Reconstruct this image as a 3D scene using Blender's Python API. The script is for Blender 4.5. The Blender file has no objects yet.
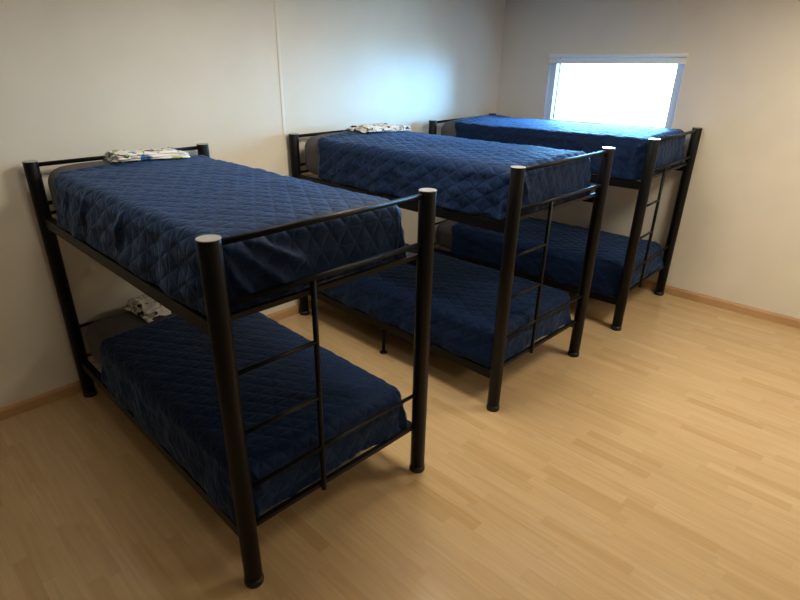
import bpy, bmesh, math, random
from mathutils import Vector, Matrix, noise

S = bpy.context.scene
COL = S.collection
TAU = 2 * math.pi

# ------------------------------------------------------------------ materials
def new_mat(name):
    m = bpy.data.materials.new(name); m.use_nodes = True
    nt = m.node_tree
    b = nt.nodes['Principled BSDF']
    return m, nt, b

def N(nt, t, **kw):
    n = nt.nodes.new(t)
    for k, v in kw.items():
        setattr(n, k, v)
    return n

def simple(name, col, rough=.5, metal=0., spec=.5, bump=0., bscale=200., var=0.):
    m, nt, b = new_mat(name)
    b.inputs['Base Color'].default_value = (*col, 1)
    b.inputs['Roughness'].default_value = rough
    b.inputs['Metallic'].default_value = metal
    b.inputs['Specular IOR Level'].default_value = spec
    tc = N(nt, 'ShaderNodeTexCoord')
    if var or bump:
        nz = N(nt, 'ShaderNodeTexNoise'); nz.inputs['Scale'].default_value = bscale
        nz.inputs['Detail'].default_value = 4
        nt.links.new(tc.outputs['Object'], nz.inputs['Vector'])
        if bump:
            bp = N(nt, 'ShaderNodeBump'); bp.inputs['Strength'].default_value = bump
            bp.inputs['Distance'].default_value = .002
            nt.links.new(nz.outputs['Fac'], bp.inputs['Height'])
            nt.links.new(bp.outputs['Normal'], b.inputs['Normal'])
        if var:
            nz2 = N(nt, 'ShaderNodeTexNoise'); nz2.inputs['Scale'].default_value = 3
            nz2.inputs['Detail'].default_value = 3
            nt.links.new(tc.outputs['Object'], nz2.inputs['Vector'])
            r = N(nt, 'ShaderNodeValToRGB')
            r.color_ramp.elements[0].position = .3; r.color_ramp.elements[1].position = .7
            r.color_ramp.elements[0].color = (*[c * (1 - var) for c in col], 1)
            r.color_ramp.elements[1].color = (*[min(1, c * (1 + var)) for c in col], 1)
            nt.links.new(nz2.outputs['Fac'], r.inputs['Fac'])
            nt.links.new(r.outputs['Color'], b.inputs['Base Color'])
    return m

M_WALL = simple('cream_wall_paint', (.71, .66, .55), rough=.42, spec=.35, bump=.12, bscale=90, var=.03)
M_CEIL = simple('white_ceiling_paint', (.8, .78, .74), rough=.9, bump=.1, bscale=60)
M_TRIM = simple('oak_baseboard', (.50, .30, .14), rough=.4, bump=.1, bscale=30, var=.15)
M_METAL = simple('black_powder_coat', (.0035, .0038, .005), rough=.42, spec=.18, bump=.05, bscale=400)
M_RUB = simple('black_rubber', (.008, .008, .009), rough=.5)
M_CAP = simple('grey_plastic_cap', (.30, .30, .31), rough=.22, spec=.6)
M_WIRE = simple('steel_wire', (.25, .25, .25), rough=.35, metal=.8)
M_FRAME = simple('glow_tinted_window_aluminium', (.62, .74, .84), rough=.4)  # white aluminium with the bright window's blue glow mixed into its colour
M_BLIND = simple('grey_white_blind', (.80, .83, .82), rough=.5)
M_CORD = simple('beige_cord', (.45, .36, .28), rough=.8)
M_GREY = simple('grey_brown_fabric', (.088, .081, .082), rough=.9, bump=.5, bscale=350, var=.12)

QA = .084
def quilt_material():
    m, nt, b = new_mat('navy_quilted_fabric')
    L = nt.links
    b.inputs['Roughness'].default_value = .6
    b.inputs['Specular IOR Level'].default_value = .12
    b.inputs['Specular Tint'].default_value = (.55, .75, 1, 1)
    b.inputs['Sheen Weight'].default_value = .26
    b.inputs['Sheen Roughness'].default_value = .4
    b.inputs['Sheen Tint'].default_value = (.28, .52, 1, 1)
    tc = N(nt, 'ShaderNodeTexCoord')
    nz = N(nt, 'ShaderNodeTexNoise'); nz.inputs['Scale'].default_value = 28; nz.inputs['Detail'].default_value = 6
    L.new(tc.outputs['UV'], nz.inputs['Vector'])
    r = N(nt, 'ShaderNodeValToRGB')
    r.color_ramp.elements[0].position = .3; r.color_ramp.elements[1].position = .72
    r.color_ramp.elements[0].color = (.0038, .0105, .037, 1)
    r.color_ramp.elements[1].color = (.0062, .0158, .052, 1)
    L.new(nz.outputs['Fac'], r.inputs['Fac'])
    L.new(r.outputs['Color'], b.inputs['Base Color'])
    nz2 = N(nt, 'ShaderNodeTexNoise'); nz2.inputs['Scale'].default_value = 55; nz2.inputs['Detail'].default_value = 5
    nz2.inputs['Distortion'].default_value = .7
    L.new(tc.outputs['UV'], nz2.inputs['Vector'])
    bp2 = N(nt, 'ShaderNodeBump'); bp2.inputs['Strength'].default_value = .45; bp2.inputs['Distance'].default_value = .004
    L.new(nz2.outputs['Fac'], bp2.inputs['Height'])
    # stitch grooves: three families of lines crossing in six-pointed stars
    def mth(op, a, b_=None):
        n = N(nt, 'ShaderNodeMath', operation=op)
        for i, v in enumerate((a, b_)):
            if v is None: continue
            if isinstance(v, (int, float)): n.inputs[i].default_value = v
            else: L.new(v, n.inputs[i])
        return n.outputs[0]
    sp = N(nt, 'ShaderNodeSeparateXYZ'); L.new(tc.outputs['UV'], sp.inputs[0])
    u, v = sp.outputs['X'], sp.outputs['Y']
    A = QA
    vv = mth('MULTIPLY', v, .62 / A); uu = mth('DIVIDE', u, A)
    def dist(k): return mth('PINGPONG', k, .5)
    d1 = dist(mth('ADD', uu, vv)); d2 = dist(mth('SUBTRACT', uu, vv)); d3 = dist(mth('MULTIPLY', v, 1.24 / A))
    d = mth('MINIMUM', mth('MINIMUM', d1, d2), mth('ADD', d3, .02))
    mr = N(nt, 'ShaderNodeMapRange', interpolation_type='SMOOTHERSTEP'); mr.inputs['From Max'].default_value = .17
    L.new(d, mr.inputs['Value'])
    bp3 = N(nt, 'ShaderNodeBump'); bp3.inputs['Strength'].default_value = .25; bp3.inputs['Distance'].default_value = .006
    L.new(mr.outputs[0], bp3.inputs['Height']); L.new(bp3.outputs['Normal'], bp2.inputs['Normal'])
    L.new(bp2.outputs['Normal'], b.inputs['Normal'])
    return m
M_QUILT = quilt_material()

def print_material(name, seed, cols):
    """white cotton with scattered printed motifs"""
    m, nt, b = new_mat(name)
    L = nt.links
    b.inputs['Roughness'].default_value = .85
    tc = N(nt, 'ShaderNodeTexCoord')
    mp = N(nt, 'ShaderNodeMapping'); mp.inputs['Location'].default_value = (seed, seed * .7, seed * .3)
    L.new(tc.outputs['Object'], mp.inputs['Vector'])
    prev = None
    base = N(nt, 'ShaderNodeRGB'); base.outputs[0].default_value = (.78, .75, .70, 1)
    prev = base.outputs[0]
    for k, (c, sc, th) in enumerate(cols):
        nz = N(nt, 'ShaderNodeTexNoise'); nz.inputs['Scale'].default_value = sc
        nz.inputs['Detail'].default_value = 1.5
        nz.inputs['Distortion'].default_value = .8
        ad = N(nt, 'ShaderNodeVectorMath', operation='ADD'); ad.inputs[1].default_value = (3.1 * k, 1.7 * k, 5.3 * k)
        L.new(mp.outputs['Vector'], ad.inputs[0]); L.new(ad.outputs[0], nz.inputs['Vector'])
        r = N(nt, 'ShaderNodeMapRange'); r.inputs['From Min'].default_value = th; r.inputs['From Max'].default_value = th + .02
        L.new(nz.outputs['Fac'], r.inputs['Value'])
        mx = N(nt, 'ShaderNodeMix', data_type='RGBA'); mx.inputs['B'].default_value = (*c, 1)
        L.new(prev, mx.inputs['A']); L.new(r.outputs['Result'], mx.inputs['Factor'])
        prev = mx.outputs['Result']
    L.new(prev, b.inputs['Base Color'])
    return m

def floor_material():
    m, nt, b = new_mat('maple_strip_laminate')
    L = nt.links
    tc = N(nt, 'ShaderNodeTexCoord')
    def math_(op, a, bb=None):
        n = N(nt, 'ShaderNodeMath', operation=op)
        for i, v in enumerate((a, bb)):
            if v is None: continue
            if isinstance(v, (int, float)): n.inputs[i].default_value = v
            else: L.new(v, n.inputs[i])
        return n.outputs[0]
    sep = N(nt, 'ShaderNodeSeparateXYZ'); L.new(tc.outputs['Object'], sep.inputs[0])
    X, Y = sep.outputs['X'], sep.outputs['Y']
    SW = .066
    xs = math_('DIVIDE', X, SW)
    row = math_('FLOOR', xs); fx = math_('FRACT', xs)
    wn = N(nt, 'ShaderNodeTexWhiteNoise', noise_dimensions='1D'); L.new(row, wn.inputs['W'])
    ys = math_('ADD', math_('DIVIDE', Y, .42), math_('MULTIPLY', wn.outputs['Value'], 7.3))
    cell = math_('FLOOR', ys); fy = math_('FRACT', ys)
    cmb = N(nt, 'ShaderNodeCombineXYZ'); L.new(row, cmb.inputs[0]); L.new(cell, cmb.inputs[1])
    wn2 = N(nt, 'ShaderNodeTexWhiteNoise', noise_dimensions='2D'); L.new(cmb.outputs[0], wn2.inputs['Vector'])
    r = N(nt, 'ShaderNodeValToRGB')
    e = r.color_ramp.elements
    e[0].position = 0; e[0].color = (.47, .31, .145, 1)
    e[1].position = 1; e[1].color = (.545, .385, .21, 1)
    for p, c in ((.12, (.505, .345, .172)), (.5, (.525, .363, .187)), (.9, (.535, .373, .196))):
        x = e.new(p); x.color = (*c, 1)
    L.new(wn2.outputs['Value'], r.inputs['Fac'])
    # grain
    mp = N(nt, 'ShaderNodeMapping'); mp.inputs['Scale'].default_value = (55, 2.2, 1)
    L.new(tc.outputs['Object'], mp.inputs['Vector'])
    ad = N(nt, 'ShaderNodeVectorMath', operation='ADD')
    L.new(mp.outputs[0], ad.inputs[0]); L.new(wn2.outputs['Color'], ad.inputs[1])
    sc = N(nt, 'ShaderNodeVectorMath', operation='SCALE'); sc.inputs['Scale'].default_value = 20
    L.new(wn2.outputs['Color'], sc.inputs[0]); L.new(sc.outputs[0], ad.inputs[1])
    nz = N(nt, 'ShaderNodeTexNoise'); nz.inputs['Scale'].default_value = 1; nz.inputs['Detail'].default_value = 5
    nz.inputs['Distortion'].default_value = .6
    L.new(ad.outputs[0], nz.inputs['Vector'])
    gr = N(nt, 'ShaderNodeMapRange'); gr.inputs['From Min'].default_value = .3; gr.inputs['From Max'].default_value = .75
    gr.inputs['To Min'].default_value = .90; gr.inputs['To Max'].default_value = 1.08
    L.new(nz.outputs['Fac'], gr.inputs['Value'])
    mx = N(nt, 'ShaderNodeVectorMath', operation='SCALE')
    L.new(r.outputs['Color'], mx.inputs[0]); L.new(gr.outputs[0], mx.inputs['Scale'])
    # seams: plank joint every third strip is stronger
    ex = math_('MINIMUM', fx, math_('SUBTRACT', 1, fx))
    ey = math_('MINIMUM', fy, math_('SUBTRACT', 1, fy))
    gx = math_('LESS_THAN', ex, .012); gy = math_('LESS_THAN', ey, .003)
    seam = math_('MAXIMUM', gx, gy)
    dark = math_('SUBTRACT', 1, math_('MULTIPLY', seam, .06))
    mx2 = N(nt, 'ShaderNodeVectorMath', operation='SCALE')
    L.new(mx.outputs[0], mx2.inputs[0]); L.new(dark, mx2.inputs['Scale'])
    L.new(mx2.outputs[0], b.inputs['Base Color'])
    nz3 = N(nt, 'ShaderNodeTexNoise'); nz3.inputs['Scale'].default_value = 1.8; nz3.inputs['Detail'].default_value = 4
    L.new(tc.outputs['Object'], nz3.inputs['Vector'])
    rr = N(nt, 'ShaderNodeMapRange'); rr.inputs['To Min'].default_value = .10; rr.inputs['To Max'].default_value = .17
    L.new(nz3.outputs['Fac'], rr.inputs['Value']); L.new(rr.outputs[0], b.inputs['Roughness'])
    b.inputs['Specular IOR Level'].default_value = .45
    return m
M_FLOOR = floor_material()

def glass_material():
    m, nt, b = new_mat('window_glass')
    nt.nodes.remove(b)
    out = nt.nodes['Material Output']
    tr = N(nt, 'ShaderNodeBsdfTransparent'); tr.inputs[0].default_value = (.96, .98, 1, 1)
    gl = N(nt, 'ShaderNodeBsdfGlossy'); gl.inputs['Roughness'].default_value = .02
    fr = N(nt, 'ShaderNodeFresnel'); fr.inputs['IOR'].default_value = 1.45
    mx = N(nt, 'ShaderNodeMixShader')
    nt.links.new(fr.outputs[0], mx.inputs[0]); nt.links.new(tr.outputs[0], mx.inputs[1]); nt.links.new(gl.outputs[0], mx.inputs[2])
    nt.links.new(mx.outputs[0], out.inputs[0])
    return m
M_GLASS = glass_material()

# ------------------------------------------------------------------ mesh helpers
def obj(name, bm, mat, parent=None, smooth=True, loc=None):
    me = bpy.data.meshes.new(name)
    bm.normal_update(); bm.to_mesh(me); bm.free()
    me.materials.append(mat)
    if smooth:
        for p in me.polygons: p.use_smooth = True
    o = bpy.data.objects.new(name, me); COL.objects.link(o)
    if parent is not None: o.parent = parent
    if loc is not None: o.location = loc
    return o

def empty(name, loc, rz=0):
    o = bpy.data.objects.new(name, None); COL.objects.link(o)
    o.location = loc; o.rotation_euler = (0, 0, rz); o.empty_display_size = .1
    return o

def tag(o, label, cat, group=None):
    o['label'] = label; o['category'] = cat
    if group: o['group'] = group
    return o

def box(bm, lo, hi, bevel=0., seg=2):
    r = bmesh.ops.create_cube(bm, size=1)
    vs = r['verts']
    for v in vs:
        v.co = Vector([lo[i] + (v.co[i] + .5) * (hi[i] - lo[i]) for i in range(3)])
    if bevel:
        es = set(e for v in vs for e in v.link_edges)
        bmesh.ops.bevel(bm, geom=list(es), offset=bevel, segments=seg, affect='EDGES', profile=.5)

def tube(bm, pts, r, n=12, caps=True):
    """swept round bar through a list of points"""
    pts = [Vector(p) for p in pts]
    rings = []
    for i, p in enumerate(pts):
        t = (pts[min(i + 1, len(pts) - 1)] - pts[max(i - 1, 0)]).normalized()
        a = Vector((0, 0, 1)) if abs(t.z) < .9 else Vector((1, 0, 0))
        u = t.cross(a).normalized(); w = t.cross(u)
        rings.append([bm.verts.new(p + r * (math.cos(TAU * k / n) * u + math.sin(TAU * k / n) * w)) for k in range(n)])
    for a, b in zip(rings, rings[1:]):
        for k in range(n):
            bm.faces.new((a[k], a[(k + 1) % n], b[(k + 1) % n], b[k]))
    if caps:
        bm.faces.new(rings[0][::-1]); bm.faces.new(rings[-1])

def lathe(bm, prof, cx=0, cy=0, n=28):
    rings = []
    for r, z in prof:
        if r < 1e-6: rings.append([bm.verts.new((cx, cy, z))])
        else: rings.append([bm.verts.new((cx + r * math.cos(TAU * k / n), cy + r * math.sin(TAU * k / n), z)) for k in range(n)])
    for a, b in zip(rings, rings[1:]):
        if len(a) == 1 and len(b) == 1: continue
        for k in range(n):
            k2 = (k + 1) % n
            if len(a) == 1: bm.faces.new((a[0], b[k2], b[k]))
            elif len(b) == 1: bm.faces.new((a[k], a[k2], b[0]))
            else: bm.faces.new((a[k], a[k2], b[k2], b[k]))

# ------------------------------------------------------------------ room shell
XW = 4.3005          # wall with the window
X0, Y0, HC = -5.6, -6.8, 2.62
WY0, WY1, WZ0, WZ1 = -1.806, -.564, 1.425, 2.042   # window opening in the wall
T = .16

def struct(name, bm, m, parent=None, smooth=False):
    o = obj(name, bm, m, parent, smooth)
    o['kind'] = 'structure'
    return o

bm = bmesh.new(); box(bm, (X0 - T, Y0 - T, -.12), (XW + T, T, 0)); struct('floor', bm, M_FLOOR)
bm = bmesh.new(); box(bm, (X0 - T, Y0 - T, HC), (XW + T, T, HC + .12)); struct('ceiling', bm, M_CEIL)
bm = bmesh.new()
box(bm, (X0 - T, 0, 0), (XW + T, T, HC))
struct('wall_left', bm, M_WALL)
# thin raised joint strip where two wall boards meet
bm = bmesh.new(); box(bm, (1.523, -.0035, .08), (1.547, 0.0005, HC), .0015); struct('trim_1', bm, M_WALL, smooth=True)
bm = bmesh.new()
box(bm, (XW, Y0 - T, 0), (XW + T, WY0, HC))
box(bm, (XW, WY1, 0), (XW + T, 0, HC))
box(bm, (XW, WY0, 0), (XW + T, WY1, WZ0))
box(bm, (XW, WY0, WZ1), (XW + T, WY1, HC))
struct('wall_right', bm, M_WALL)
bm = bmesh.new(); box(bm, (X0 - T, Y0 - T, 0), (X0, 0, HC)); struct('wall_near', bm, M_WALL)
bm = bmesh.new(); box(bm, (X0, Y0 - T, 0), (XW, Y0, HC)); struct('wall_back', bm, M_WALL)

def baseboard(name, a, b, nrm):
    """moulded skirting with a small cove on top, swept from a to b"""
    prof = [(0, 0), (.012, 0), (.012, .058), (.0105, .064), (.0075, .069), (.006, .076), (.003, .080), (0, .081)]
    bm = bmesh.new()
    a, b, nrm = Vector(a), Vector(b), Vector(nrm)
    ra = [bm.verts.new(a + nrm * d + Vector((0, 0, z))) for d, z in prof]
    rb = [bm.verts.new(b + nrm * d + Vector((0, 0, z))) for d, z in prof]
    for i in range(len(prof) - 1):
        bm.faces.new((ra[i], ra[i + 1], rb[i + 1], rb[i]))
    bm.faces.new(ra); bm.faces.new(rb[::-1])
    bmesh.ops.recalc_face_normals(bm, faces=bm.faces[:])
    struct(name, bm, M_TRIM)
baseboard('baseboard_left', (X0, 0, 0), (XW - .012, 0, 0), (0, -1, 0))
baseboard('baseboard_right', (XW, 0, 0), (XW, Y0, 0), (-1, 0, 0))

# window: frame set deep in the opening, glass, sill
win = empty('window_1', (XW, (WY0 + WY1) / 2, WZ0)); win['kind'] = 'structure'
cy = (WY0 + WY1) / 2
def wbox(bm, x0, y0, z0, x1, y1, z1, bev=.003):
    box(bm, (x0 - XW, y0 - cy, z0 - WZ0), (x1 - XW, y1 - cy, z1 - WZ0), bev)
F, FB = .07, .035
bm = bmesh.new()
fx0, fx1 = XW + .015, XW + .125
wbox(bm, fx0, WY0, WZ0, fx1, WY0 + F, WZ1)
wbox(bm, fx0, WY1 - F, WZ0, fx1, WY1, WZ1)
wbox(bm, fx0, WY0 + F, WZ0, fx1, WY1 - F, WZ0 + FB)
wbox(bm, fx0, WY0 + F, WZ1 - F, fx1, WY1 - F, WZ1)
# painted lining of the opening
wbox(bm, XW - .004, WY1 - .008, WZ0, fx0, WY1 + .0, WZ1, 0)
wbox(bm, XW - .004, WY0, WZ0, fx0, WY0 + .008, WZ1, 0)
wbox(bm, XW - .004, WY0, WZ0, fx0, WY1, WZ0 + .008, 0)
struct('window_frame', bm, M_FRAME, win)
bm = bmesh.new()
wbox(bm, XW + .062, WY0 + F - .004, WZ0 + FB - .004, XW + .067, WY1 - F + .004, WZ1 - F + .004, 0)
struct('window_pane', bm, M_GLASS, win)

# raised blind over the head of the window
bl = tag(empty('window_blind', (XW - .002, cy, WZ1 - .075)), 'pale slatted blind pulled all the way up across the top of the window', 'blind')
hw = (WY1 - WY0) / 2
bm = bmesh.new(); box(bm, (-.036, -hw - .012, .050), (0, hw - .004, .081), .003); obj('headrail', bm, M_BLIND, bl)
bm = bmesh.new()
for k in range(9):
    z = .010 + k * .0036
    box(bm, (-.031 + .001 * (k % 2), -hw + .0, z), (-.003, hw - .012, z + .0036))
obj('slat_stack', bm, M_BLIND, bl, smooth=False)
bm = bmesh.new(); box(bm, (-.033, -hw - .004, -.004), (-.002, hw - .012, .012), .003); obj('bottom_rail', bm, M_BLIND, bl)
bm = bmesh.new(); tube(bm, [(.02, hw - .105, .05), (.02, hw - .105, -.2), (.02, hw - .104, -.5)], .009, 8)
obj('pull_cord', bm, M_CORD, bl)

# ------------------------------------------------------------------ bunk beds
W, L, H = 1.011, 1.970, 1.49
RP = .0375
def make_post(name, x, y, parent):
    bm = bmesh.new()
    lathe(bm, [(0, .03), (RP, .03), (RP, H - .004), (RP - .001, H - .002), (0, H - .002)])
    p = obj(name, bm, M_METAL, parent)
    for f in p.data.polygons:
        if abs(f.normal.z) > .9: f.use_smooth = False
    p.location = (x, y, 0)
    bm = bmesh.new()
    lathe(bm, [(0, H - .003), (RP + .001, H - .003), (RP + .0015, H - .0015), (RP + .0005, H), (0, H)])
    c = obj('post_cap', bm, M_CAP, p, smooth=False); c['label'] = 'light grey round cap'
    bm = bmesh.new()
    lathe(bm, [(0, 0), (RP + .002, 0), (RP + .0035, .004), (RP + .0035, .018), (RP + .0005, .034), (0, .034)])
    obj('rubber_foot', bm, M_RUB, p)
    return p

def angle_bar(bm, a, b, inward, h=.072, w=.04, t=.005):
    """L-section bar from a to b (top edge at a.z); flange turned towards inward"""
    a, b, n = Vector(a), Vector(b), Vector(inward)
    up = Vector((0, 0, 1))
    prof = [(0, 0), (w, 0), (w, -t), (t, -t), (t, -h), (0, -h)]
    ra = [bm.verts.new(a + n * d + up * z) for d, z in prof]
    rb = [bm.verts.new(b + n * d + up * z) for d, z in prof]
    k = len(prof)
    for i in range(k):
        bm.faces.new((ra[i], ra[(i + 1) % k], rb[(i + 1) % k], rb[i]))
    bm.faces.new(ra); bm.faces.new(rb[::-1])
    bmesh.ops.recalc_face_normals(bm, faces=bm.faces[:])

def make_bunk():
    root = empty('bunk_bed', (0, 0, 0))
    for x in (0, W):
        for y in (0, L):
            make_post('bed_post', x, y, root)
    e = RP - .004
    for y in (0, L):
        for z, r in ((1.468, .0115), (1.257, .0115), (.484, .0095)):
            bm = bmesh.new(); tube(bm, [(e, y, z), (W - e, y, z)], r); obj('end_rail', bm, M_METAL, root)
    # ladder at the foot
    bm = bmesh.new(); tube(bm, [(.388, 0, 1.25), (.388, 0, .255)], .0115); obj('ladder_upright', bm, M_METAL, root)
    for z in (.992, .738):
        bm = bmesh.new(); tube(bm, [(e, 0, z), (.382, 0, z)], .009); obj('ladder_rung', bm, M_METAL, root)
    # bed bases
    for zt in (1.204, .282):
        for x, n in ((-.012, (1, 0, 0)), (W + .012, (-1, 0, 0))):
            bm = bmesh.new()
            angle_bar(bm, (x, .030, zt - .018), (x, L - .030, zt - .018), n, h=.056)
            obj('side_rail', bm, M_METAL, root, smooth=False)
        for y, n in ((.004, (0, 1, 0)), (L - .004, (0, -1, 0))):
            bm = bmesh.new()
            angle_bar(bm, (e, y, zt + .008), (W - e, y, zt + .008), n, h=.020, w=.022)
            obj('end_support', bm, M_METAL, root, smooth=False)
        bm = bmesh.new()
        for k in range(13):
            x = .06 + k * (W - .12) / 12
            tube(bm, [(x, .03, zt - .020), (x, L - .03, zt - .020)], .002, 5)
        for k in range(19):
            y = .09 + k * (L - .18) / 18
            tube(bm, [(.015, y, zt - .0195), (W - .015, y, zt - .0195)], .002, 5)
        g = obj('wire_base', bm, M_WIRE, root); g['label'] = 'steel wire mattress mesh'
    return root

def copy_tree(o, parent=None):
    c = o.copy(); COL.objects.link(c)
    if parent is not None: c.parent = parent
    for ch in list(o.children): copy_tree(ch, c)
    return c

BEDS = [(-.2187, -2.0554, -.0102), (1.5503, -2.024, -.0153), (3.2162, -2.0714, .0417)]
LAB = ['black metal bunk bed standing closest to the camera at the open end of the row',
       'black metal bunk bed in the middle of the row of three',
       'black metal bunk bed right under the window in the corner']
proto = make_bunk()
beds = []
for i, (x, y, a) in enumerate(BEDS):
    o = proto if i == 0 else copy_tree(proto)
    o.location = (x, y, 0); o.rotation_euler = (0, 0, a)
    tag(o, LAB[i], 'bunk bed', 'bunk beds in a row')
    beds.append(o)

bm = bmesh.new()                                # small middle leg under the lower side rail
tube(bm, [(.012, 1.0, .008), (.012, 1.0, .222)], .0125, 10)
lathe(bm, [(0, 0), (.030, 0), (.030, .006), (.014, .010), (0, .010)], .012, 1.0, 16)
obj('support_leg', bm, M_METAL, beds[1])

def bed_matrix(i):
    x, y, a = BEDS[i]
    return Matrix.Translation((x, y, 0)) @ Matrix.Rotation(a, 4, 'Z')

# ------------------------------------------------------------------ mattresses
MX0, MY0, MY1 = .034, .052, 1.942
def head_bulge(xn, y):
    t = max(0, (y - 1.60) / .26)
    t = t * t * (3 - 2 * t) if t < 1 else 1 - max(0, (y - 1.86) / .10) * .35
    return .032 * t * (1 - .45 * abs(xn) ** 4)
def make_mattress(z0, z1, seed, MX1):
    """soft block with rounded edges and a plump head end"""
    cx, cyy = (MX0 + MX1) / 2, (MY0 + MY1) / 2
    hx, hy, hz = (MX1 - MX0) / 2, (MY1 - MY0) / 2, (z1 - z0) / 2
    bm = bmesh.new()
    bmesh.ops.create_cube(bm, size=2)
    bmesh.ops.subdivide_edges(bm, edges=bm.edges[:], cuts=23, use_grid_fill=True)
    r = .075
    for v in bm.verts:
        # respace so that the rounded edges get the most points
        q = [math.copysign(1 - (1 - abs(c)) ** 1.6, c) for c in v.co]
        p = Vector((q[0] * hx, q[1] * hy, q[2] * hz))
        rr = Vector((r, r * (1.25 if p.y > 0 else 1), min(r, hz * .98)))
        core = Vector([max(-(h - k), min(h - k, c)) for c, h, k in zip(p, (hx, hy, hz), rr)])
        d = Vector([(c - o) / k for c, o, k in zip(p, core, rr)])
        if d.length > 1e-6:
            d.normalize()
            p = core + Vector([a * b for a, b in zip(d, rr)])
        if p.z > 0:
            p.z += .014 * (1 - (p.x / hx) ** 2) * (1 - (p.y / hy) ** 4)
        # head end swells a little, as over a tucked-in cover
        if p.z > 0: p.z += head_bulge(p.x / hx, cyy + p.y) * p.z / hz
        nz = noise.noise(Vector((p.x * 5 + seed, p.y * 5, p.z * 5))) * .004
        p += (d if d.length > 1e-6 else Vector((0, 0, 1))) * nz * (1 if p.z > -hz * .8 else 0)
        v.co = p + Vector((cx, cyy, z0 + hz))
    return bm

# ------------------------------------------------------------------ quilts
def smooth01(x):
    x = max(0., min(1., x)); return x * x * (3 - 2 * x)

def quilt_pattern(u, v):
    """0 on a stitch line, 1 in the middle of a padded cell (diamonds crossed by rows: six-pointed stars)"""
    a = QA
    k1 = (u + v * .62) / a; k2 = (u - v * .62) / a; k3 = v * 1.24 / a
    def ln(t):
        f = t - math.floor(t); return min(f, 1 - f) * 2
    l1, l2, l3 = ln(k1), ln(k2), ln(k3)
    d = min(l1, l2)
    return smooth01(d / .42) * (.55 + .45 * smooth01(l3 / .35))

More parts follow.
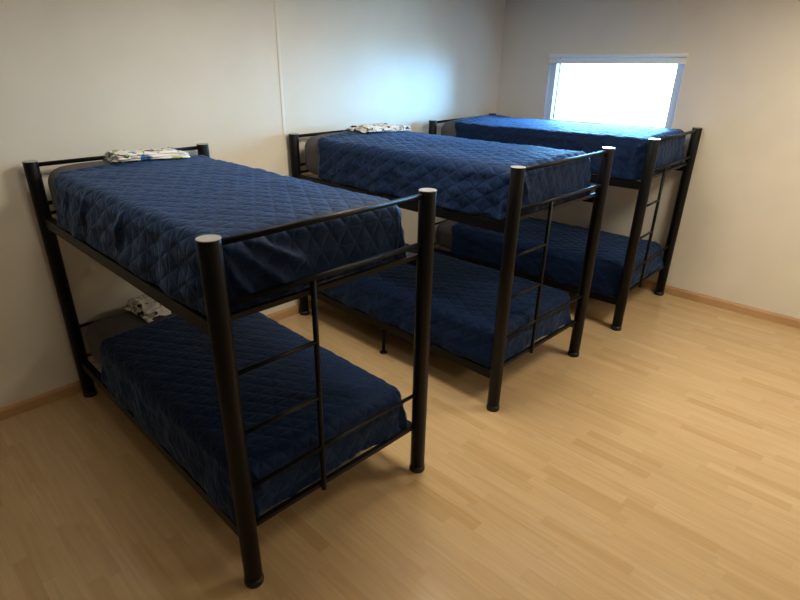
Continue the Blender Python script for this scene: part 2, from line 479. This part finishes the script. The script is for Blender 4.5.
def make_quilt(ztop, zhem, seed, MX1, head=1.765, headside=1.71, gather=None, flare=None, step=.0115, puff=.0032):
    """top sheet plus a skirt that falls down the two long sides and the foot, one mesh"""
    rnd = random.Random(seed)
    re = .062                                   # edge rounding
    x0, x1 = MX0 - .014, MX1 + .020             # outer faces of the skirt
    yf = MY0 - .018
    ix0, ix1, iy0 = x0 + re, x1 - re, yf + re   # flat part
    nu = int((ix1 - ix0) / step); nv = int((head - iy0) / step)
    bm = bmesh.new(); uvd = {}
    cx = (ix0 + ix1) / 2; hx = (x1 - x0) / 2
    drop = ztop - zhem
    arc = re * math.pi / 2
    dmax = arc + drop - re
    nd = int(dmax / step)
    P1, P2, P3 = [rnd.uniform(0, 6.28) for _ in range(3)]
    def crown(x, y): return head_bulge(max(-1, min(1, (x - cx) / hx)), y) + .014 * (1 - ((x - cx) / hx) ** 2) + .004 * noise.noise(Vector((x * 4, y * 4, seed)))
    def dimple(x, y):
        return .004 * noise.noise(Vector((x * 9 + seed, y * 9, 2.))) + .0022 * noise.noise(Vector((x * 38 + seed, y * 60, 5.)))
    # head edge runs back towards the foot down the sides
    def vmap(t):                                # 0 foot .. 1 head along the long side
        return t
    top = [[None] * (nv + 1) for _ in range(nu + 1)]
    def wob(x): return .010 * noise.noise(Vector((x * 6, seed * 3., 0)))
    for i in range(nu + 1):
        x = ix0 + (ix1 - ix0) * i / nu
        for j in range(nv + 1):
            y = iy0 + (head + wob(x) - iy0) * j / nv
            z = ztop + crown(x, y) + dimple(x, y) + puff * quilt_pattern(x, y)
            if j == nv: z -= .006
            vv = bm.verts.new((x, y, z)); uvd[vv] = (x, y); top[i][j] = vv
    # perimeter path (left side head->foot, corner, foot, corner, right side foot->head)
    path = []
    for j in range(nv, -1, -1): path.append((top[0][j], (-1, 0), j / nv))
    nc = 16
    for k in range(1, nc):
        a = math.pi + (math.pi / 2) * k / nc
        path.append((top[0][0], (math.cos(a), math.sin(a)), 0))
    for i in range(0, nu + 1): path.append((top[i][0], (0, -1), 0))
    for k in range(1, nc):
        a = 1.5 * math.pi + (math.pi / 2) * k / nc
        path.append((top[nu][0], (math.cos(a), math.sin(a)), 0))
    for j in range(0, nv + 1): path.append((top[nu][j], (1, 0), j / nv))
    s = 0; prev = None; rows = []
    for (bv, n, tj) in path:
        bx, by = bv.co.x, bv.co.y
        if prev is not None:
            s += math.hypot(bx - prev[0], by - prev[1]) + (.02 if (bx, by) == (prev[0], prev[1]) else 0)
        prev = (bx, by)
        hem = zhem + .005 * noise.noise(Vector((s * 3.1, seed, 7.))) + .002 * math.sin(s * 23 + P1)
        hem += .010 * smooth01((-n[1] - .3) / .5)
        extra = 0
        if flare:
            for (fx, fy, rad, outw, lift) in flare:
                d_ = math.hypot(bx + n[0] * re - fx, by + n[1] * re - fy)
                w = math.exp(-(d_ / rad) ** 2)
                hem += lift * w; extra += outw * w
        dm = arc + (ztop - re) - hem
        col = [bv]
        for k in range(1, nd + 1):
            d = dm * k / nd
            if d < arc:
                th = d / re
                out = re * math.sin(th); dz = re * (1 - math.cos(th))
                nrm = (math.sin(th), math.cos(th))
            else:
                out = re; dz = re + d - arc; nrm = (1, 0)
            f = max(0, (d - arc * .5) / (dm - arc * .5))
            fold = (math.sin(s * 17 + P1) * .5 + math.sin(s * 31 + P2) * .3 + noise.noise(Vector((s * 5, seed, d * 2.5))) * .9)
            fl = .011 * f ** 1.2 * fold
            wr = .009 * noise.noise(Vector((s * 7 + d * 9, d * 13 - s * 3, seed + 4.))) * smooth01(f * 2.5) + \
                 .005 * noise.noise(Vector((s * 19, d * 23, seed + 9.))) * smooth01(f * 2.5)
            if gather:
                for (gs, gd, ang, wid, amp, ln) in gather:
                    # diagonal pulled fold: distance to a line in (s,d)
                    ds, dd = s - gs, d - gd
                    al = ds * math.cos(ang) + dd * math.sin(ang)
                    ac = -ds * math.sin(ang) + dd * math.cos(ang)
                    env = smooth01(1 - abs(al - ln / 2) / (ln / 2 + .02))
                    wr += amp * env * math.exp(-(ac / wid) ** 2)
            off = fl + wr + extra * f ** 1.3 + (.030 if n[0] < -.5 else .030 if n[0] > .5 else .003) * smooth01(f)
            u_, v_ = bx + n[0] * d, by + n[1] * d
            pf = puff * quilt_pattern(u_, v_) * (1 if d < arc else .7)
            o_ = out + max(-.004, off) + pf * nrm[0]
            y = by + n[1] * o_
            if abs(n[0]) == 1:                  # sides: head edge slants back
                y = by - (head - headside) * tj ** 6 * smooth01(d / (arc * 1.6))
            vv = bm.verts.new((bx + n[0] * o_, y, bv.co.z - (puff * quilt_pattern(bx, by)) - dz + pf * nrm[1]))
            uvd[vv] = (u_, v_); col.append(vv)
        rows.append(col)
    for i in range(nu):
        for j in range(nv):
            bm.faces.new((top[i][j], top[i + 1][j], top[i + 1][j + 1], top[i][j + 1]))
    for a, b in zip(rows, rows[1:]):
        for k in range(nd):
            q = []
            for vv in (a[k], a[k + 1], b[k + 1], b[k]):
                if vv not in q: q.append(vv)
            if len(q) > 2: bm.faces.new(q)
    bmesh.ops.recalc_face_normals(bm, faces=bm.faces[:])
    uv = bm.loops.layers.uv.new('UVMap')
    for f in bm.faces:
        for l in f.loops: l[uv].uv = uvd[l.vert]
    return bm

UP_Z0, UP_Z1, LO_Z0, LO_Z1 = 1.191, 1.436, .269, .506
names = ['nearest bunk bed', 'middle bunk bed', 'bunk bed under the window']
QARG = {
    (0, 1): dict(head=1.70, headside=1.665, gather=[(1.93, .06, .75, .018, .034, .38), (1.98, .04, .55, .014, .024, .36), (1.88, .10, .95, .016, .026, .24), (.50, .03, 1.9, .022, .022, .26), (.95, .03, 2.0, .026, .022, .26), (.22, .05, 1.8, .02, .016, .22)]),
    (0, 0): dict(head=1.60, headside=1.57, gather=[(1.80, .03, 1.2, .02, .016, .2)]),
    (1, 1): dict(head=1.735, headside=1.68, gather=[(1.95, .03, 1.1, .02, .022, .26)]),
    (1, 0): dict(head=1.72, headside=1.67),
    (2, 1): dict(gather=[(1.55, .05, 1.9, .02, .018, .25), (1.66, .04, 1.8, .018, .016, .25)]),
    (2, 0): dict(head=1.72, headside=1.67, flare=[(.99, .04, .16, .060, .0), (0, .04, .12, .02, 0)]),
}
SOFT = {}
for i in range(3):
    for up in (1, 0):
        z0, z1 = (UP_Z0, UP_Z1 + (0, .014, .022)[i]) if up else (LO_Z0, LO_Z1)
        mx1 = (.895, .880, .885)[i] if up else (.925, .905, .900)[i]
        tier = 'upper' if up else 'lower'
        ms = obj('mattress', make_mattress(z0, z1, i * 7 + up * 3, mx1), M_GREY)
        ms.matrix_world = bed_matrix(i)
        tag(ms, f'grey-brown mattress on the {tier} bunk of the {names[i]}', 'mattress', 'mattresses on the bunks')
        q = obj('quilt', make_quilt(z1 + .016, z0 - .001, 11 + i * 5 + up, mx1, **QARG[(i, up)]), M_QUILT)
        q.matrix_world = bed_matrix(i); SOFT[i, up] = (ms, q)
        so = q.modifiers.new('thickness', 'SOLIDIFY'); so.thickness = .006; so.offset = -1
        tag(q, f'navy blue quilted bedspread draped over the {tier} mattress of the {names[i]}', 'bedspread', 'quilted bedspreads')

# ------------------------------------------------------------------ folded printed linen
def folded_cloth(w, d, layers, th, seed):
    """a cloth folded into a flat packet: stacked layers joined by rounded folds, rumpled and rounded"""
    rnd = random.Random(seed)
    bm = bmesh.new()
    n = 26
    zb = 0
    for k in range(layers):
        ww = w * (1 - .05 * k) ; dd = d * (1 - .06 * k)
        ox = rnd.uniform(-.012, .012); oy = rnd.uniform(-.012, .012); rot = rnd.uniform(-.09, .09)
        t = th * rnd.uniform(.85, 1.2)
        def P(a, b, top):
            x, y = (a - .5) * ww, (b - .5) * dd
            # plan outline wobbles
            x += .012 * noise.noise(Vector((b * 3, k * 2., seed))) ; y += .012 * noise.noise(Vector((a * 3, k * 2. + 5, seed)))
            e = min(a, 1 - a, b, 1 - b)
            r_ = math.sqrt(max(0, 1 - (1 - min(1, e / .06)) ** 2))
            mid = zb + t / 2
            bulge = .012 * noise.noise(Vector((a * 4, b * 4, seed + k)))
            z = mid + (t / 2 * r_ + bulge * r_ * k / max(1, layers - 1)) * (1 if top else -1)
            if not top: z = mid - t / 2 * r_
            z += .010 * noise.noise(Vector((a * 2.2, b * 2.2, seed + 3.))) * k / max(1, layers - 1)
            c, s_ = math.cos(rot), math.sin(rot)
            return (ox + c * x - s_ * y, oy + s_ * x + c * y, max(zb * .6, z))
        g = {}
        for top in (0, 1):
            for i in range(n + 1):
                for j in range(n + 1):
                    edge = i in (0, n) or j in (0, n)
                    if edge and top: g[1, i, j] = g[0, i, j]; continue
                    g[top, i, j] = bm.verts.new(P(i / n, j / n, top))
        for top in (0, 1):
            for i in range(n):
                for j in range(n):
                    q = [g[top, i, j], g[top, i + 1, j], g[top, i + 1, j + 1], g[top, i, j + 1]]
                    bm.faces.new(q if top else q[::-1])
        zb += t * .9
    return bm

P1 = print_material('print_green_blue', 3.3, [((.02, .02, .025), 19, .60), ((.05, .17, .45), 14, .63), ((.28, .36, .10), 12, .62)])
P2 = print_material('print_black', 9.1, [((.02, .022, .04), 22, .57), ((.40, .38, .30), 15, .62)])
P3 = print_material('print_lower', 14.6, [((.02, .02, .025), 21, .61), ((.30, .32, .20), 14, .60)])
from mathutils.bvhtree import BVHTree
def place_linen(bi, x, y, z, rz, bm, mat, label, tier=1):
    trees = []
    for o in SOFT[bi, tier]:
        b2 = bmesh.new(); b2.from_mesh(o.data); trees.append(BVHTree.FromBMesh(b2)); b2.free()
    c, s_ = math.cos(rz), math.sin(rz)
    for v in bm.verts:
        px, py = x + c * v.co.x - s_ * v.co.y, y + s_ * v.co.x + c * v.co.y
        hs = []
        for dx, dy in ((0, 0), (.02, 0), (-.02, 0), (0, .02), (0, -.02)):
            for t in trees:
                h = t.ray_cast(Vector((px + dx, py + dy, z + .4)), Vector((0, 0, -1)), .6)[0]
                if h is not None: hs.append(h.z)
        v.co.z += (max(hs) if hs else z) - z + .003
    o = obj('folded_linen', bm, mat)
    o.matrix_world = bed_matrix(bi) @ Matrix.Translation((x, y, z)) @ Matrix.Rotation(rz, 4, 'Z')
    tag(o, label, 'folded linen', 'folded printed linen')
place_linen(0, .545, 1.765, 1.462, -.05, folded_cloth(.43, .27, 3, .014, 2), P1,
            'white folded linen with green and blue print on the upper bunk of the nearest bed')
place_linen(0, .455, 1.79, .523, .1, folded_cloth(.30, .30, 5, .015, 5), P3,
            'small crumpled pile of white printed folded linen on the lower bunk of the nearest bed', 0)
place_linen(1, .67, 1.73, 1.462, -.05, folded_cloth(.50, .28, 3, .012, 8), P2,
            'white folded linen with black print lying on the upper bunk of the middle bed')

# ------------------------------------------------------------------ light
w = bpy.data.worlds.new('overcast_sky'); S.world = w; w.use_nodes = True
nt = w.node_tree
bg = nt.nodes['Background']; bg.inputs['Color'].default_value = (.23, .60, 1, 1); bg.inputs['Strength'].default_value = 62.0

bm = bmesh.new(); box(bm, (XW + .6, -14, -.9), (XW + 30, 12, -.8)); 
yard = obj('ground', bm, simple('pale_gravel', (.55, .55, .52), rough=.9, bump=.3, bscale=20), smooth=False); yard['kind'] = 'structure'

po = bpy.data.lights.new('window_portal', 'AREA'); po.shape = 'RECTANGLE'; po.size = WY1 - WY0; po.size_y = WZ1 - WZ0
po.cycles.is_portal = True
pob = bpy.data.objects.new('window_portal', po); COL.objects.link(pob)
pob.matrix_world = Matrix.Translation((XW + .14, cy, (WZ0 + WZ1) / 2)) @ Matrix.Rotation(math.radians(90), 4, 'Y') @ Matrix.Rotation(math.radians(90), 4, 'Z')

def lamp(x, y, power, col, size=(.6, .6)):
    l = bpy.data.lights.new('ceiling_lamp', 'AREA'); l.shape = 'RECTANGLE'; l.size, l.size_y = size
    l.energy = power; l.color = col
    o = bpy.data.objects.new('ceiling_lamp', l); COL.objects.link(o); o.location = (x, y, HC - .03)
WARM = (1, .90, .74)
for lx, ly, pw in ((-.07, -1.5, 8), (1.40, -1.7, 29), (2.9, -3.3, 29), (2.4, -5.4, 22)):
    lamp(lx, ly, pw, WARM, (.6, .6))
su = bpy.data.lights.new('sun', 'SUN'); su.energy = 150; su.angle = .01; su.color = (1, .95, .88)
suo = bpy.data.objects.new('sun', su); COL.objects.link(suo)
suo.rotation_euler = Vector((.55, .25, -1)).to_track_quat('-Z', 'Y').to_euler()

# ------------------------------------------------------------------ camera
cam = bpy.data.cameras.new('camera'); co = bpy.data.objects.new('camera', cam); COL.objects.link(co)
yaw, pit, rol = .7936, -.4332, .0012
fw = Vector((math.cos(pit) * math.cos(yaw), math.cos(pit) * math.sin(yaw), math.sin(pit)))
rt = fw.cross(Vector((0, 0, 1))).normalized(); upv = rt.cross(fw)
R_ = math.cos(rol) * rt + math.sin(rol) * upv; U_ = -math.sin(rol) * rt + math.cos(rol) * upv
mw = Matrix((R_, U_, -fw)).transposed().to_4x4(); mw.translation = (-.9841, -3.5788, 1.9806)
co.matrix_world = mw
cam.sensor_fit = 'HORIZONTAL'; cam.sensor_width = 36; cam.lens = 548.295 / 800 * 36
cam.shift_x = 21.018 / 800; cam.shift_y = 15.237 / 800
cam.clip_start = .05; cam.clip_end = 200
S.camera = co

S.view_settings.view_transform = 'Standard'; S.view_settings.look = 'None'
S.view_settings.exposure = 0.48; S.view_settings.gamma = 1; S.view_settings.use_curve_mapping = False
S.cycles.max_bounces = 10; S.cycles.diffuse_bounces = 6; S.cycles.use_denoising = True
S.cycles.sample_clamp_indirect = 8
